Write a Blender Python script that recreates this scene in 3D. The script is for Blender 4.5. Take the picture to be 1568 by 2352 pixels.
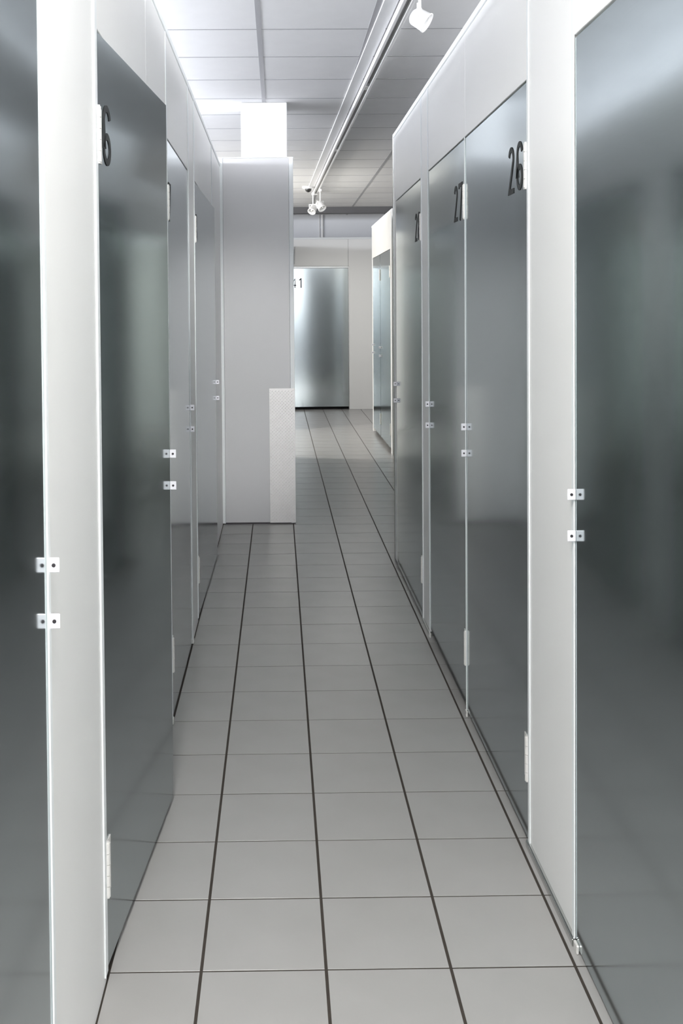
import bpy, bmesh, math, random
from mathutils import Vector, Matrix, Euler

for o in list(bpy.data.objects):
    bpy.data.objects.remove(o, do_unlink=True)
S = bpy.context.scene
C = S.collection
random.seed(7)

# ------------------------------------------------------------------ camera
W, H = 1568, 2352
FPX, CX, CY = 2349.31, 660.82, 770.44
PITCH, ROLL, YAW = 0.02479, -0.00788, 0.00960
cp, sp, cw, sw = math.cos(PITCH), math.sin(PITCH), math.cos(YAW), math.sin(YAW)
fw = Vector((sw*cp, cw*cp, -sp))
rt = Vector((cw, -sw, 0))
up = rt.cross(fw)
cr, sr = math.cos(ROLL), math.sin(ROLL)
r2 = cr*rt + sr*up
u2 = -sr*rt + cr*up
cam = bpy.data.cameras.new('camera')
cam.lens = FPX/H*36.0
cam.sensor_width = 36.0
cam.shift_x = (W/2-CX)/H
cam.shift_y = (CY-H/2)/H
cam.clip_start = 0.05
camo = bpy.data.objects.new('camera', cam)
m = Matrix.Identity(4)
for i in range(3):
    m[i][0], m[i][1], m[i][2] = r2[i], u2[i], -fw[i]
m[0][3], m[1][3], m[2][3] = 0.19655, -2.41858, 1.58506
camo.matrix_world = m
C.objects.link(camo)
S.camera = camo

# ------------------------------------------------------------------ world, lights, exposure
w = bpy.data.worlds.new('world')
S.world = w
w.use_nodes = True
w.node_tree.nodes['Background'].inputs[0].default_value = (0.75, 0.85, 1.0, 1)
w.node_tree.nodes['Background'].inputs[1].default_value = 0.3
S.view_settings.view_transform = 'Standard'
S.view_settings.look = 'None'
S.view_settings.gamma = 1
S.view_settings.use_curve_mapping = False
S.view_settings.exposure = 0.0


def area(name, loc, target, sx, sy, watt, col, spread=180):
    L = bpy.data.lights.new(name, 'AREA')
    L.shape = 'RECTANGLE'
    L.size, L.size_y, L.energy, L.color = sx, sy, watt, col
    L.spread = math.radians(spread)
    o = bpy.data.objects.new(name, L)
    o.location = loc
    d = Vector(target)-Vector(loc)
    o.rotation_euler = d.to_track_quat('-Z', 'Y').to_euler()
    C.objects.link(o)
    return o


# high shop windows behind the camera and along the left, looking over the tops of the units
area('window_light_high', (-1.5, -7.5, 2.72), (-0.5, 5, 2.8), 10.0, 0.7, 200, (0.93, 0.95, 1.0))
area('added_light_right', (4.5, 0.5, 2.65), (-0.5, 2.5, 3.0), 8.0, 0.8, 560, (0.97, 0.98, 1.0))  # unseen light added to brighten the left headers and the ceiling
area('window_light_back', (0.3, -8.0, 1.6), (0.3, 0, 1.6), 7.0, 1.2, 55, (0.93, 0.96, 1.0))
area('window_light_left', (-4.6, 2.0, 2.45), (0, 2.0, 3.4), 10.0, 1.0, 1500, (0.91, 0.935, 1.0))
# ceiling lamps over the near corridor and over the cross aisle
area('ceiling_lamp_near', (-0.02, -1.9, 3.08), (-0.02, -1.9, 0), 0.4, 1.4, 115, (1.0, 0.98, 0.95))
area('ceiling_lamp_behind', (-0.02, -4.6, 3.08), (-0.02, -4.6, 0), 0.4, 1.4, 30, (1.0, 0.98, 0.95))
sl = bpy.data.lights.new('partition_fill_spot', 'SPOT')  # unseen spot added to brighten the partition
sl.energy, sl.color, sl.spot_size, sl.spot_blend, sl.shadow_soft_size = 520, (1.0, 0.99, 0.97), math.radians(20), 0.9, 0.035
slo = bpy.data.objects.new('partition_fill_spot', sl)
slo.location = (0.885, -1.28, 2.88)
slo.rotation_euler = (Vector((-0.14, 5.1, 1.05))-slo.location).to_track_quat('-Z', 'Y').to_euler()
C.objects.link(slo)
area('aisle_lamp_left', (-2.6, 9.6, 2.4), (1.0, 9.7, 0.3), 0.45, 0.45, 130, (1.0, 0.96, 0.88))
area('aisle_lamp_far', (1.3, 12.0, 3.08), (1.3, 12.0, 0), 1.2, 0.6, 34, (1.0, 0.99, 0.97), 155)


# ------------------------------------------------------------------ materials
def mat(name, col, rough=0.5, metal=0.0, spec=0.5):
    M = bpy.data.materials.new(name)
    M.use_nodes = True
    b = M.node_tree.nodes['Principled BSDF']
    b.inputs['Base Color'].default_value = (*col, 1)
    b.inputs['Roughness'].default_value = rough
    b.inputs['Metallic'].default_value = metal
    b.inputs['Specular IOR Level'].default_value = spec
    return M


def noise_col(M, c1, c2, scale, stretch=(1, 1, 1), detail=4, coord='Object'):
    t = M.node_tree
    N, Lk = t.nodes, t.links
    b = N['Principled BSDF']
    tc = N.new('ShaderNodeTexCoord')
    mp = N.new('ShaderNodeMapping')
    mp.inputs['Scale'].default_value = stretch
    nz = N.new('ShaderNodeTexNoise')
    nz.inputs['Scale'].default_value = scale
    nz.inputs['Detail'].default_value = detail
    mx = N.new('ShaderNodeMix')
    mx.data_type = 'RGBA'
    mx.inputs[6].default_value = (*c1, 1)
    mx.inputs[7].default_value = (*c2, 1)
    Lk.new(tc.outputs[coord], mp.inputs[0])
    Lk.new(mp.outputs[0], nz.inputs['Vector'])
    Lk.new(nz.outputs['Fac'], mx.inputs[0])
    Lk.new(mx.outputs[2], b.inputs['Base Color'])
    return nz


def add_bump(M, scale, dist, stretch=(1, 1, 1), strength=0.5, detail=3, coord='Object'):
    t = M.node_tree
    N, Lk = t.nodes, t.links
    tc = N.new('ShaderNodeTexCoord')
    mp = N.new('ShaderNodeMapping')
    mp.inputs['Scale'].default_value = stretch
    nz = N.new('ShaderNodeTexNoise')
    nz.inputs['Scale'].default_value = scale
    nz.inputs['Detail'].default_value = detail
    bp = N.new('ShaderNodeBump')
    bp.inputs['Distance'].default_value = dist
    bp.inputs['Strength'].default_value = strength
    Lk.new(tc.outputs[coord], mp.inputs[0])
    Lk.new(mp.outputs[0], nz.inputs['Vector'])
    Lk.new(nz.outputs['Fac'], bp.inputs['Height'])
    Lk.new(bp.outputs[0], N['Principled BSDF'].inputs['Normal'])


WHITE = mat('white_coated_panel', (0.80, 0.80, 0.79), 0.32)
noise_col(WHITE, (0.87, 0.87, 0.86), (0.90, 0.90, 0.89), 3)
TRIM = mat('white_profile', (0.80, 0.83, 0.84), 0.45)
noise_col(TRIM, (0.84, 0.87, 0.88), (0.87, 0.90, 0.91), 5)
METAL = mat('brushed_steel', (0.5, 0.5, 0.5), 0.125, 1.0)
noise_col(METAL, (0.46, 0.505, 0.51), (0.50, 0.545, 0.55), 6, (1, 1, 40), 3)
_t = METAL.node_tree
_tg = _t.nodes.new('ShaderNodeTangent')
_tg.direction_type = 'UV_MAP'
_tg.uv_map = 'UVMap'
_b = _t.nodes['Principled BSDF']
_b.inputs['Specular Tint'].default_value = (.82, .84, .845, 1)
_b.inputs['Anisotropic'].default_value = 0.6
_t.links.new(_tg.outputs[0], _b.inputs['Tangent'])
add_bump(METAL, 1.3, 0.004, (1, 1, 0.35), 0.25, 1)
EDGE = mat('satin_steel_edge', (0.60, 0.61, 0.60), 0.25, 1.0)
HINGE = mat('zinc_white_hinge', (0.78, 0.77, 0.74), 0.35, 0.25)
noise_col(HINGE, (0.72, 0.71, 0.68), (0.82, 0.81, 0.79), 60)
PLATE = mat('zinc_latch', (0.85, 0.84, 0.88), 0.35, 0.2)
SCREW = mat('screw_dark', (0.06, 0.055, 0.06), 0.4, 0.6)
INK = mat('number_black', (0.018, 0.021, 0.021), 0.5, 0.0, 0.3)
DARK = mat('unit_shade_backing', (0.10, 0.10, 0.10), 0.8)  # shade of the unit's inside put into the colour
GROUT = mat('grout_brown', (0.060, 0.048, 0.038), 0.85)
noise_col(GROUT, (0.022, 0.017, 0.013), (0.045, 0.036, 0.028), 30)
TILE = mat('glazed_floor_tile', (0.45, 0.44, 0.43), 0.26, 0.0, 0.4)
noise_col(TILE, (0.285, 0.279, 0.272), (0.335, 0.328, 0.322), 4.5, detail=6)
add_bump(TILE, 60, 0.0006, (1, 1, 1), 0.25)
CEIL = mat('mineral_ceiling_panel', (0.8, 0.8, 0.8), 1.0, 0.0, 0.0)
noise_col(CEIL, (0.82, 0.82, 0.83), (0.87, 0.87, 0.88), 8)
add_bump(CEIL, 220, 0.001, (1, 1, 1), 0.3)
TBAR = mat('ceiling_grid_grey', (0.42, 0.42, 0.44), 0.5)
TBARW = mat('ceiling_grid_light', (0.38, 0.38, 0.40), 0.9, 0.0, 0.1)
LAMPW = mat('white_lamp_enamel', (0.88, 0.88, 0.88), 0.3)
GROOVE = mat('track_groove', (0.45, 0.45, 0.45), 0.5)
CHROME = mat('lamp_reflector', (0.9, 0.9, 0.9), 0.15, 1.0)
CAMDOME = mat('camera_dome', (0.02, 0.02, 0.02), 0.15)
CHECK = mat('aluminium_tread', (0.78, 0.77, 0.76), 0.45, 0.3)
noise_col(CHECK, (0.86, 0.84, 0.83), (0.93, 0.92, 0.91), 25)
SHELL = mat('painted_outer_wall', (0.62, 0.64, 0.68), 0.8)
noise_col(SHELL, (0.74, 0.76, 0.80), (0.78, 0.80, 0.84), 2)
SHADE_BEAM = mat('shadow_band_grey', (0.12, 0.12, 0.125), 0.6)  # dark tone carries the shade of the band at the ceiling's end
noise_col(SHADE_BEAM, (0.07, 0.07, 0.075), (0.11, 0.11, 0.115), 2)


# ------------------------------------------------------------------ helpers
class MB:
    def __init__(s):
        s.bm = bmesh.new()
        s.uv = s.bm.loops.layers.uv.new('UVMap')

    def box(s, x0, x1, y0, y1, z0, z1, bev=0.0, seg=1):
        x0, x1 = min(x0, x1), max(x0, x1)
        y0, y1 = min(y0, y1), max(y0, y1)
        t = bmesh.new()
        bmesh.ops.create_cube(t, size=1)
        for v in t.verts:
            v.co = Vector(((x0+x1)/2+v.co.x*(x1-x0), (y0+y1)/2+v.co.y*(y1-y0), (z0+z1)/2+v.co.z*(z1-z0)))
        if bev > 0:
            bmesh.ops.bevel(t, geom=list(t.edges), offset=bev, segments=seg, affect='EDGES', clamp_overlap=True)
        s.merge(t)
        return s

    def cyl(s, p0, p1, r0, r1=None, n=20, caps=True):
        p0, p1 = Vector(p0), Vector(p1)
        if r1 is None:
            r1 = r0
        t = bmesh.new()
        bmesh.ops.create_cone(t, cap_ends=caps, segments=n, radius1=r0, radius2=r1, depth=(p1-p0).length)
        q = (p1-p0).to_track_quat('Z', 'Y').to_matrix().to_4x4()
        bmesh.ops.transform(t, matrix=Matrix.Translation((p0+p1)/2) @ q, verts=t.verts)
        s.merge(t)
        return s

    def lathe(s, p0, axis, prof, n=24):
        """prof: list of (distance along axis, radius)"""
        p0, ax = Vector(p0), Vector(axis).normalized()
        a = ax.orthogonal().normalized()
        b = ax.cross(a)
        rings = []
        for d, r in prof:
            rings.append([s.bm.verts.new(p0+ax*d+(a*math.cos(2*math.pi*k/n)+b*math.sin(2*math.pi*k/n))*max(r, 1e-5)) for k in range(n)])
        for i in range(len(rings)-1):
            for k in range(n):
                f = s.bm.faces.new((rings[i][k], rings[i][(k+1) % n], rings[i+1][(k+1) % n], rings[i+1][k]))
                f.smooth = True
        return s

    def merge(s, t):
        me = bpy.data.meshes.new('t')
        t.to_mesh(me)
        t.free()
        s.bm.from_mesh(me)
        bpy.data.meshes.remove(me)

    def build(s, name, material, parent=None, loc=(0, 0, 0), rotz=0, uvmode=None, recalc=True):
        if recalc:
            bmesh.ops.recalc_face_normals(s.bm, faces=s.bm.faces)
        uv = s.bm.loops.layers.uv.verify()
        for f in s.bm.faces:
            for l in f.loops:
                c = l.vert.co
                l[uv].uv = (c.z, c.x+c.y)
        me = bpy.data.meshes.new(name)
        s.bm.to_mesh(me)
        s.bm.free()
        me.materials.append(material)
        o = bpy.data.objects.new(name, me)
        o.location = loc
        o.rotation_euler = (0, 0, rotz)
        C.objects.link(o)
        if parent:
            o.parent = parent
        return o


def tag(o, label=None, cat=None, group=None, kind=None):
    if label: o['label'] = label
    if cat: o['category'] = cat
    if group: o['group'] = group
    if kind: o['kind'] = kind
    return o


def empty(name, loc, rotz=0):
    o = bpy.data.objects.new(name, None)
    o.location = loc
    o.rotation_euler = (0, 0, rotz)
    C.objects.link(o)
    return o


def copy_obj(o, parent, loc):
    c = o.copy()
    C.objects.link(c)
    c.parent = parent
    c.location = loc
    return c


RX = 0.922      # face of the right wall
LX = -0.222     # face of the left wall
WH = 2.67       # height of the unit walls
DH = 2.245      # top of the doors
CH = 3.12       # ceiling
PY = 5.135      # partition across the left side

# ------------------------------------------------------------------ floor
floor = tag(MB().box(-7, 5, -8.4, 14.3, -0.12, -0.0018).build('floor', GROUT),
            'grey square ceramic tile floor with dark brown joints', 'floor', kind='structure')
T = 0.3


def tile_mesh(x0, x1, y0, y1):
    return MB().box(x0, x1, y0, y1, -0.010, 0.0, 0.0004)


cache = {}


def place_tile(x0, x1, y0, y1):
    a, b = x1-x0-0.0075, y1-y0-0.0055
    k = (round(a, 3), round(b, 3))
    c = ((x0+x1)/2, (y0+y1)/2, random.uniform(-0.0004, 0.0))
    if k not in cache:
        cache[k] = tile_mesh(-a/2, a/2, -b/2, b/2).build('floor_tile', TILE, floor, c)
    else:
        copy_obj(cache[k], floor, c)


def near(j):
    y = j*T
    if y < -1.0: return []
    if y < 3.9: return [(-0.222, 0), (0, .3), (.3, .6), (.6, .9), (.9, 0.952)]
    if y < PY: return [(-0.222, 0), (0, .3), (.3, .6), (.6, .9), (.9, 1.2)]
    if y < 8.6: return [(.3, .6), (.6, .9), (.9, 1.2)]
    return [(.3, .6), (.6, .9), (.9, 1.2), (1.2, 1.5), (1.5, 1.8)]


used = set()
for j in range(-2, 46):
    for x0, x1 in near(j):
        place_tile(x0, x1, j*T, (j+1)*T)
        used.add((round(x0 if x0 != -0.222 else -.3, 1), j))
rest = MB()
for j in range(-28, 47):
    for i in range(-23, 16):
        if (round(i*T, 1), j) in used: continue
        rest.box(i*T+.0038, (i+1)*T-.0038, j*T+.0028, (j+1)*T-.0028, -0.010, 0.0)
tag(rest.build('outlying_tiles', TILE, floor), kind='stuff')

# ------------------------------------------------------------------ ceiling
P = 0.61
GX, GY = 0.106, 3.22
ceiling = tag(MB().box(-7, 5, -8.4, 14.3, CH+0.02, CH+0.12).build('ceiling', CEIL),
              'white suspended panel ceiling in a square grid', 'ceiling', kind='structure')
first = None
cu = set()
for j in range(-3, 16):
    for i in range(-2, 4):
        c = (GX+(i+.5)*P, GY+(j+.5)*P, CH+0.008)
        if first is None:
            first = MB().box(-P/2+.012, P/2-.012, -P/2+.006, P/2-.006, -0.0055, 0.012).build('ceiling_panel', CEIL, ceiling, c)
        else:
            copy_obj(first, ceiling, c)
        cu.add((i, j))
rest = MB()
for j in range(-20, 18):
    for i in range(-12, 8):
        if (i, j) in cu: continue
        rest.box(GX+i*P+.012, GX+(i+1)*P-.012, GY+j*P+.006, GY+(j+1)*P-.006, CH+.0025, CH+.020)
tag(rest.build('outlying_panels', CEIL, ceiling), kind='stuff')
for i in range(-11, 8):
    MB().box(GX+i*P-.014, GX+i*P+.014, -8.3, 14.2, CH+.001, CH+.02).build('main_runner', TBAR, ceiling)
b = MB()
for j in range(-18, 18):
    b.box(-6.9, 4.9, GY+j*P-.0065, GY+j*P+.0065, CH+.0015, CH+.02)
b.build('cross_runners', TBARW, ceiling)

# beam across the end of the ceiling, its dark grey puts in the shadow band
tag(MB().box(-4.0, 4.5, 12.9, 13.02, CH-0.095, CH+0.01, 0.004).build('trim_1', SHADE_BEAM),
    'dark grey beam standing for the shadow band under the far end of the ceiling', 'beam', kind='structure')


# ------------------------------------------------------------------ digits
def arc(cx, cy, rx, ry, a0, a1, n=14):
    return [(cx+rx*math.cos(math.radians(a0+(a1-a0)*k/n)), cy+ry*math.sin(math.radians(a0+(a1-a0)*k/n))) for k in range(n+1)]


TH = 0.108
DIG = {   # centre lines in a cell 0.52 wide and 1 high
    '1': [[(0.10, 0.80), (0.30, 0.96), (0.30, 0.0)]],
    '2': [arc(.26, .74, .19, .19, 165, -20) + [(0.07, 0.07), (0.50, 0.07)]],
    '4': [[(0.38, 0.0), (0.38, 0.96), (0.06, 0.28), (0.52, 0.28)]],
    '6': [arc(.27, .74, .195, .195, 10, 180)+[(0.075, .28)]+arc(.27, .28, .195, .21, 180, 540, 28)],
    '7': [[(0.03, 0.84), (0.03, 0.93), (0.46, 0.93), (0.18, 0.0)]],
    '8': [arc(.27, .745, .17, .185, -90, 270, 28), arc(.27, .28, .20, .21, 90, 450, 28)],
}


def ribbon(mb, pts, w, fx, fz, n0, n1):
    """pts in plane -> flat thick ribbon; fx,fz map the plane, n0..n1 the normal range"""
    P2 = [Vector((p[0], p[1])) for p in pts]
    Lr, Rr = [], []
    for i, p in enumerate(P2):
        d0 = (P2[i]-P2[i-1]).normalized() if i > 0 else None
        d1 = (P2[i+1]-P2[i]).normalized() if i < len(P2)-1 else None
        if d0 is None: d0 = d1
        if d1 is None: d1 = d0
        t = (d0+d1)
        t = t.normalized() if t.length > 1e-4 else d1
        nn = Vector((-t.y, t.x))
        k = w/2/max(0.45, nn.dot(Vector((-d1.y, d1.x))))
        Lr.append(p+nn*k)
        Rr.append(p-nn*k)
    rows = []
    for a, b_ in zip(Lr, Rr):
        rows.append([mb.bm.verts.new((fx(q.x), n, fz(q.y))) for n in (n0, n1) for q in (a, b_)])
    for i in range(len(rows)-1):
        a, b_ = rows[i], rows[i+1]
        for f in ((a[0], a[1], b_[1], b_[0]), (a[2], b_[2], b_[3], a[3]), (a[0], b_[0], b_[2], a[2]), (a[1], a[3], b_[3], b_[1])):
            mb.bm.faces.new(f)
    for e in (rows[0], rows[-1]):
        mb.bm.faces.new((e[0], e[1], e[3], e[2]))


# ------------------------------------------------------------------ doors
def door(name, label, origin, rotz, s, width, zb, number=None, ang=0.0, tabs=True, numoff=0.055, numw=0.155,
         hinges=True, labelled=True):
    """hinge edge at origin; leaf runs along local +x; face normal is s*local y (s = +1 or -1)."""
    d = MB().box(0.002, width-0.002, 0, -s*0.038, zb, DH-0.004, 0.0025, 2).build(name, METAL, None, origin, rotz+ang)
    tag(d, label, 'door', kind='structure')
    if hinges:
        for zc in (1.998, 0.262):
            h = MB().box(0.004, 0.040, 0, s*0.0025, zc-.065, zc+.065, 0.0008).build('hinge', HINGE, d)
            k = MB()
            for q in range(5):
                z0 = zc-.065+q*.026
                k.cyl((-0.001, s*0.005, z0+.0008), (-0.001, s*0.005, z0+.0252), 0.0062, n=14)
            k.cyl((-0.001, s*0.005, zc-.068), (-0.001, s*0.005, zc+.068), 0.004, n=10)
            k.build('hinge_knuckle', HINGE, h)
            sc = MB()
            for q in (-.045, 0, .045):
                sc.cyl((0.025, s*0.002, zc+q), (0.025, s*0.0034, zc+q), 0.0032, n=10)
            sc.build('screws', SCREW, h)
    if tabs:
        for zc in (1.128, 1.026):
            x0 = width-0.006
            l = MB().box(x0-.0015, x0+.0015, 0, s*0.0205, zc-.0135, zc+.0135, 0.0012)
            l = l.build('latch_tab', PLATE, d)
            for q in (0.0105,):
                MB().cyl((x0-.0026, s*q, zc), (x0+.0026, s*q, zc), 0.0036, n=14).build('hole', SCREW, l)
    if number:
        hgt = 0.150
        sc = hgt
        n = len(number)
        gap = 0.03
        tw = n*0.52*sc+(n-1)*gap
        for i, ch in enumerate(number):
            if s < 0:
                xs = numoff+i*(0.52*sc+gap)
                fx = lambda u, xs=xs: xs+u*sc
            else:
                xs = numoff+tw-i*(0.52*sc+gap)
                fx = lambda u, xs=xs: xs-u*sc
            fz = lambda v: 1.935+v*sc
            mb = MB()
            for pts in DIG[ch]:
                ribbon(mb, pts, TH, fx, fz, s*0.0004, s*0.0016)
            dg = mb.build('number', INK, d)
    return d


R90 = math.pi/2
door('door_1', 'large steel unit door at the right edge of the frame, closest on the right', (RX, -0.87, 0), R90, 1, 0.945, 0.008)
door('door_2', 'steel unit door numbered 26 between the wide white post and door 27', (RX, 0.548, 0), R90, 1, 0.977, 0.02, '26')
door('door_3', 'steel unit door numbered 27, next beyond door 26', (RX, 1.533, 0), R90, 1, 0.955, 0.04, '27')
door('door_4', 'darkest steel unit door, last on the right before the corridor opens', (RX, 2.735, 0), R90, 1, 1.105, 0.012, '28', numoff=0.045)
door('door_5', 'large steel unit door at the left edge of the frame, closest on the left', (LX, -1.52, 0), R90, -1, 0.948, 0.008)
door('door_6', 'steel unit door numbered 6 standing slightly ajar on the left', (LX, -0.02, 0), R90, -1, 0.88, 0.02, '6', ang=-0.0785, numoff=0.055)
door('door_7', 'steel unit door half hidden behind the ajar door 6', (LX, 1.49, 0), R90, -1, 0.925, 0.012, '7')
door('door_8', 'narrow-looking steel unit door beside the grey partition end', (LX, 2.775, 0), R90, -1, 1.36, 0.012, '8', ang=-0.014)
door('door_9', 'bright steel unit door facing down the corridor at its far end', (0.33, 13.8, 0), 0, -1, 0.984, 0.045, '41', tabs=False, numoff=0.085)
BX = 1.43
door('door_10', 'steel door of the far right unit, nearer of the two there', (BX, 8.78, 0), R90, 1, 1.10, 0.05)
door('door_11', 'steel door of the far right unit, farther of the two there', (BX, 9.90, 0), R90, 1, 0.93, 0.05)
for k, (xx, yy, ss, lab) in enumerate([(RX, -3.3, 1, 'steel unit door behind the viewer on the right'),
                                       (LX, -3.3, -1, 'steel unit door behind the viewer on the left')]):
    door('door_%d' % (12+k), lab, (xx, yy, 0), R90, ss, 0.95, 0.012)


# ------------------------------------------------------------------ unit walls
def unit_wall(name, label, X, s, posts, heads, z0=0.0, y_end=None):
    """posts: (y0,y1) full height; heads: (y0,y1) above doors. s=+1: wall faces -x (right wall)."""
    ys = [p for q in posts+heads for p in q]
    y0, y1 = min(ys), max(ys)
    root = MB()
    root.box(X-s*0.004, X+s*0.040, y0, y1, WH-0.028, WH, 0.003)          # cap rail along the top
    root.box(X+s*0.030, X+s*0.040, y0, y1, DH+0.02, WH-0.03)               # back rail behind the headers
    root = tag(root.build(name, TRIM), label, 'wall', kind='structure')
    for a, b_ in posts:
        MB().box(X, X+s*0.030, a+.0015, b_-.0015, z0, WH-.028, 0.0015).build('wall_panel', WHITE, root)
    for a, b_ in heads:
        MB().box(X, X+s*0.030, a+.0015, b_-.0015, DH+.002, WH-.028, 0.0015).build('wall_panel', WHITE, root)
    return root


wr = unit_wall('wall_right', 'white panel wall of the right row of storage units', RX, 1,
               [(-4.2, -3.32), (-2.33, -0.89), (0.08, 0.545), (2.49, 2.73), (3.845, 3.95)],
               [(-3.32, -2.33), (-0.89, 0.08), (0.545, 1.528), (1.528, 2.49), (2.73, 3.845)], z0=0.022)
wl = unit_wall('wall_left', 'white panel wall of the left row of storage units', LX, -1,
               [(-4.2, -3.32), (-2.33, -1.54), (-0.57, -0.023), (0.90, 1.485), (2.415, 2.77), (4.14, PY)],
               [(-3.32, -2.33), (-1.54, -0.57), (-0.023, 0.90), (1.485, 2.415), (2.77, 4.14)])
# slim jamb profiles beside the doors
for (X, s, y, par) in [(RX, -1, 0.083, wr), (RX, -1, 0.533, wr), (RX, -1, 1.528, wr), (RX, -1, 2.497, wr), (RX, -1, 2.722, wr),
                       (LX, 1, -0.582, wl), (LX, 1, -0.038, wl), (LX, 1, 1.478, wl), (LX, 1, 2.422, wl), (LX, 1, 2.762, wl), (LX, 1, 4.15, wl)]:
    hw = 0.0035 if abs(y-1.528) < .01 else 0.010
    if abs(y+0.038) < .001: hw = 0.016
    MB().box(X, X+s*0.0035, y-hw, y+hw, 0.02, DH if hw < .005 else WH-.03, 0.001).build('jamb_profile', TRIM, par)
# small white feet of the door frames
for (X, s, y, par) in [(RX, -1, 0.055, wr), (RX, -1, 1.520, wr), (RX, -1, 2.478, wr), (LX, 1, 2.43, wl), (LX, 1, 1.48, wl)]:
    MB().box(X, X+s*0.007, y-.014, y+.014, 0.0, 0.022, 0.002).build('frame_foot', HINGE, par)
# glossy end profile of the right wall
MB().box(RX-.004, RX+.06, 3.95, 3.985, 0.0, WH, 0.002).build('end_profile', EDGE, wr)

tag(MB().box(RX-0.006, RX+0.03, 0.075, 0.55, 0.0, 0.022, 0.001)
    .box(RX-0.0085, RX-0.006, 0.075, 0.55, 0.0, 0.018, 0.0005).build('baseboard_right', EDGE),
    'steel floor channel under the wide white post on the right', 'baseboard', kind='structure')
tag(MB().box(RX-0.006, RX+0.03, 2.49, 2.73, 0.0, 0.02, 0.001).build('baseboard_right', EDGE),
    'short steel floor channel under the narrow post between doors 27 and 28', 'baseboard', kind='structure')


# blocks of units behind the faces (roofed, dark inside)
def block(name, label, x0, x1, y0, y1, dividers, side=None):
    b = MB()
    b.box(x0, x1, y0, y1, 2.56, 2.60)
    b.box(x0, x1, y0, y0+.03, 0, 2.56)
    b.box(x0, x1, y1-.03, y1, 0, 2.56)
    b.box(x0, x0+.03, y0, y1, 0, 2.56) if side == 'left' else b.box(x1-.03, x1, y0, y1, 0, 2.56)
    for y in dividers:
        b.box(x0, x1, y-.015, y+.015, 0, 2.56)
    return tag(b.build(name, WHITE), label, 'partition', kind='structure')


block('wall_inner', 'white partitions inside the left units', -3.0, LX-0.045, -4.2, PY, [-2.3, -0.3, 1.2, 2.6, 4.2], 'left')
block('wall_inner', 'white partitions inside the right units', RX+0.045, 3.6, -4.2, 3.94, [-2.3, 0.3, 1.528, 2.6], 'right')

# ------------------------------------------------------------------ partition facing the camera
PX0, PX1, PH = -0.235, 0.317, 2.705
pr = MB().box(PX0+.035, PX1-.033, PY, PY+.030, 0.012, PH, 0.001)
PGREY = mat('pale_grey_panel', (.66, .66, .67), .35)
noise_col(PGREY, (.63, .63, .64), (.67, .67, .68), 3)
pr = tag(pr.build('wall_middle', PGREY), 'grey-white partition end facing down the corridor, under a pillar', 'wall', kind='structure')
MB().box(PX0, PX0+.034, PY-.003, PY+.035, 0.006, PH, 0.002).build('corner_profile', TRIM, pr)
MB().box(PX1-.032, PX1, PY-.003, PY+.035, 0.006, PH, 0.002).build('corner_profile', TRIM, pr)
MB().box(PX0+.03, PX1-.001, PY+.002, PY+.034, 0.0, 0.012).build('base_rail', SCREW, pr)
MB().box(PX0, PX1+.001, PY-.004, PY+.036, PH, PH+.006, 0.001).build('top_rail', TRIM, pr)
# the side of that block, running away from the camera
ps = unit_wall('wall_middle', 'white side of the middle unit block running away behind the partition', PX1-.002, -1,
               [(PY+.036, 5.19), (6.30, 6.36), (7.45, 7.51), (8.5, 8.6)], [(5.19, 6.30), (6.36, 7.45), (7.51, 8.5)])
for k, (ya, wd) in enumerate(((5.19, 1.11), (6.36, 1.09), (7.51, .99))):
    door('door_%d' % (14+k), 'steel unit door on the side of the middle block, %s from the partition' % ('first', 'second', 'third')[k],
         (PX1-.002, ya, 0), R90, -1, wd, 0.012, hinges=k > 0, tabs=False)
hh = MB()
for q in range(5):
    hh.cyl((PX1+.005, PY+.05, 1.925+q*.026), (PX1+.005, PY+.05, 1.950+q*.026), .0065, n=12)
hh.box(PX1-.004, PX1+.002, PY+.05, PY+.09, 1.925, 2.054)
hh.build('hinge', HINGE, ps)
block('wall_inner', 'white partitions inside the middle unit block', -3.0, PX1-.035, PY+.04, 8.6, [], 'left')

# pillar above / behind the partition
tag(MB().box(-0.065, 0.275, PY+.045, PY+.37, 2.0, CH, 0.004).build('column', mat('white_pillar', (0.86, 0.86, 0.87), 0.6)),
    'bright white square pillar rising to the ceiling behind the partition', 'pillar', kind='structure')

# diamond plate
dp = tag(MB().box(0.128, 0.318, PY-.0065, PY-.0035, 0.010, 1.007, 0.0008).build('tread_plate', CHECK),
         'tall bright diamond-pattern metal guard plate on the partition corner', 'plate')
tr = MB()
row = 0
z = 0.022
while z < 0.995:
    x = 0.138+(0.012 if row % 2 else 0)
    while x < 0.311:
        a = math.radians(45 if row % 2 else -45)
        ca, sa = math.cos(a), math.sin(a)
        n0, n1 = PY-.0065, PY-.0085
        vs = [tr.bm.verts.new((x+ca*u-sa*v, n0, z+sa*u+ca*v)) for u, v in ((-.0095, 0), (0, -.0028), (.0095, 0), (0, .0028))]
        t1 = tr.bm.verts.new((x-ca*.005, n1, z-sa*.005))
        t2 = tr.bm.verts.new((x+ca*.005, n1, z+sa*.005))
        for f in ((vs[0], vs[1], t1), (vs[0], t1, vs[3]), (vs[2], t2, vs[1]), (vs[2], vs[3], t2), (vs[1], t2, t1), (vs[3], t1, t2)):
            tr.bm.faces.new(f)
        x += 0.024
    z += 0.0125
    row += 1
tag(tr.build('raised_treads', CHECK, dp), kind='stuff')
sc = MB()
for (xx, zz) in ((.138, .99), (.305, .99), (.138, .50), (.305, .50), (.138, .03), (.305, .03)):
    MB().cyl((xx, PY-.0065, zz), (xx, PY-.0092, zz), .004, n=10).build('screw', HINGE, dp)

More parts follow.
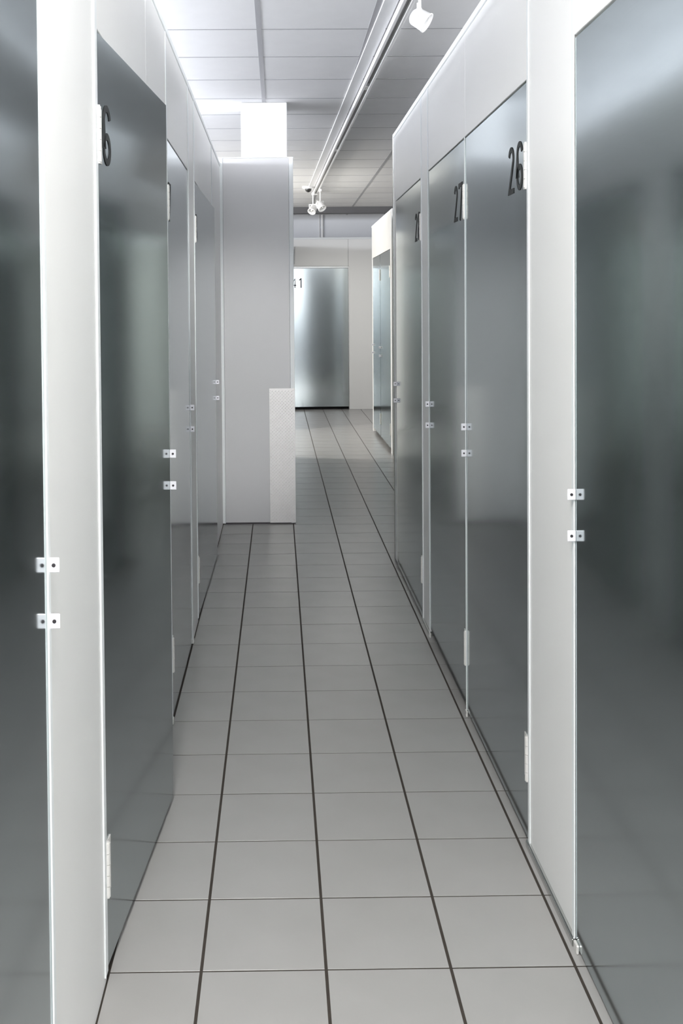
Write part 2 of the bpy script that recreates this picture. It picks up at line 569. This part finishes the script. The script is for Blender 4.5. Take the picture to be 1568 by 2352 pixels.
# ------------------------------------------------------------------ far unit walls
FY = 13.8
wf = MB().box(-3, 4.5, FY-.003, FY+.04, 2.70, 2.73, .002).build('wall_far', TRIM)
tag(wf, 'white panel wall closing the far end of the corridor', 'wall', kind='structure')
for a, b_ in ((-3, -1.2), (-1.2, .325), (1.318, 1.78), (1.78, 3.0), (3.0, 4.5)):
    MB().box(a+.0015, b_-.0015, FY, FY+.03, 0, 2.70, .0015).build('wall_panel', WHITE, wf)
MB().box(.3265, 1.3165, FY, FY+.03, DH+.03, 2.70, .0015).build('wall_panel', WHITE, wf)
MB().box(.326, 1.318, FY-.002, FY+.03, DH, DH+.028, .001).build('door_head', EDGE, wf)
MB().box(1.3145, 1.328, FY-.003, FY+.03, 0, DH+.028, .001).build('jamb_profile', EDGE, wf)
tag(MB().box(.3, 1.4, FY+.25, FY+.28, 0, 2.3).build('wall_inner', DARK),  # dark sheet in place of the shade seen under the far door
    'dark backing panel standing for the shade inside the unit behind the far door', 'partition', kind='structure')
block('wall_inner', 'white partitions of the hidden unit block left of the far door', -3.0, 0.30, 11.05, 13.78, [], 'left')
wfr = unit_wall('wall_far_right', 'white wall of the far right unit block with a bright sloping top', BX, 1,
                [(8.62, 8.78), (10.84, 10.95)], [(8.78, 9.89), (9.89, 10.84)])
unit_wall('wall_far_right', 'white wall of the unseen unit block added behind the right row to shade the floor', BX+.02, 1,
          [(4.9, 4.98), (7.82, 7.9)], [(4.98, 5.93), (5.93, 6.88), (6.88, 7.82)])  # unseen block added to keep the right-hand light off the middle floor
for k, ya in enumerate((4.98, 5.93, 6.88)):
    door('door_%d' % (17+k), 'steel unit door of the unseen added block behind the right row, %s beyond its end' % ('first', 'second', 'third')[k],
         (BX+.02, ya, 0), R90, 1, 0.94, 0.012, tabs=False)
block('wall_inner', 'white partitions of the unseen unit block added behind the right row to shade the floor', BX+.065, 4.3, 4.9, 7.9, [], 'right')
MB().box(BX-.004, BX+.03, 8.585, 8.62, 0, WH, .002).build('end_profile', EDGE, wfr)
block('wall_inner', 'white partitions inside the far right unit block', BX+.045, 4.0, 8.6, 10.95, [9.9], 'right')

# outer building walls
def shell(name, label, *a):
    return tag(MB().box(*a).build(name, SHELL), label, 'wall', kind='structure')
shell('wall_back', 'pale bluish building wall seen above the far units', -7, 5, 14.2, 14.3, 0, CH+.02)
shell('wall_outer', 'pale building wall outside the left units', -7, -6.9, -8.4, 14.2, 0, CH+.02)
shell('wall_outer', 'pale building wall outside the right units', 4.9, 5.0, -8.4, 14.2, 0, CH+.02)
shell('wall_outer', 'pale building wall behind the viewer', -6.9, 4.9, -8.4, -8.3, 0, CH+.02)
pp = MB().cyl((.925, 14.16, 2.2), (.925, 14.16, CH), .018, n=14)
pp.box(.875, .885, 14.18, 14.199, 2.2, CH)
pp = tag(pp.build('wall_conduit', LAMPW), 'thin white vertical conduit on the bluish wall above the far units', 'pipe')
MB().cyl((.925, 14.16, 2.9), (.925, 14.16, 2.93), .024, n=14).build('clip', TRIM, pp)


# ------------------------------------------------------------------ lighting track and lamps
def trackx(y):
    return 0.853-0.0185*(y-2.3)


y0, y1 = -1.5, 10.9
tr0 = tag(empty('lighting_track', (trackx(y0), y0, CH), math.atan(0.0185)),
          'long white lighting track running along the ceiling towards the far end', 'lighting track')
L = y1-y0
MB().box(-.030, -.012, 0, L, -.036, 0, .002).build('rail', LAMPW, tr0)
MB().box(.012, .030, 0, L, -.036, 0, .002).build('rail', LAMPW, tr0)
MB().box(-.012, .012, 0, L, -.014, 0).build('groove', GROOVE, tr0)
MB().box(-.034, .034, L, L+.05, -.040, 0, .003).build('end_cap', LAMPW, tr0)
for yy in (1.9, 4.5, 7.2):
    MB().box(-.016, .016, yy+1.5, yy+1.62, -.034, -.012, .002).build('contact_joint', LAMPW, tr0)
# flat cable cover beside the track
tag(MB().box(0, .07, 0, 12.4, -.006, .002, .001).build('cable_cover', mat('cable_cover_white', (.84, .84, .85), .5), None, (trackx(-1.5)-.110, -1.5, CH), math.atan(.0185)),
    'flat pale cover strip on the ceiling along the left side of the track', 'cover strip')


def spot(label, x, y, drop, direction, r=.046, ln=.085, group='track spotlights'):
    d = Vector(direction).normalized()
    o = tag(empty('track_spotlight', (x, y, CH-.036)), label, 'spotlight', group)
    MB().box(-.018, .018, -.045, .045, -.028, .0, .003).build('adapter', LAMPW, o)
    MB().cyl((0, 0, -.028), (0, 0, -drop+.055), .007, n=12).build('stem', LAMPW, o)
    c = Vector((0, 0, -drop))
    side = d.cross(Vector((0, 0, 1)))
    side = side.normalized()
    y_ = MB()
    top = Vector((0, 0, -drop+.055))
    for sg in (-1, 1):
        a = top+side*sg*(r+.005)
        b_ = c+side*sg*(r+.005)
        y_.cyl(a, b_, .0055, n=10)
    y_.cyl(top-side*(r+.009), top+side*(r+.009), .0055, n=10)
    y_.build('yoke', LAMPW, o)
    h = MB().lathe(c-d*(ln*.5), d, [(0, .0), (0, r*.55), (ln*.10, r*.80), (ln*.22, r*.92), (ln*.9, r), (ln*.94, r*1.07), (ln, r*1.07), (ln, r*.92), (ln*.7, r*.75), (ln*.45, 0)])
    h = h.build('lamp_head', LAMPW, o)
    MB().lathe(c+d*(ln*.30), d, [(0, 0), (0, r*.55), (ln*.08, r*.6), (ln*.08, 0)]).build('bulb', CHROME, h)
    return o


spot('white spotlight hanging complete at the top of the frame, right of the track', .875, 2.42, .135, (.80, -.25, -.55))
spot('white spotlight cut by the top edge of the frame', .90, 1.72, .165, (.35, -.1, -.93))
spot('white spotlight at the far end of the track, aimed to the right', .735, 10.35, .20, (.45, -.5, -.75), r=.05, ln=.12)
spot('white spotlight at the far end of the track, aimed to the left', .66, 10.75, .20, (-.35, -.6, -.7), r=.05, ln=.12)
spot('white spotlight added on the track behind the viewer to brighten the grey partition', trackx(-1.3)-.01, -1.36, .185, (-.11, .98, -.22))  # housing for the added partition light, out of view
cb = tag(empty('security_camera', (.575, 10.35, CH)), 'small round ceiling security camera with a dark lens beside the far end of the track', 'camera')
MB().lathe((0, 0, 0), (0, 0, -1), [(0, 0), (0, .062), (.018, .062), (.030, .052), (.030, 0)]).build('base', LAMPW, cb)
MB().lathe((.012, 0, -.028), (0.15, -.3, -1), [(0, .040), (.018, .039), (.034, .028), (.043, .012), (.045, 0)]).build('dome', CAMDOME, cb)
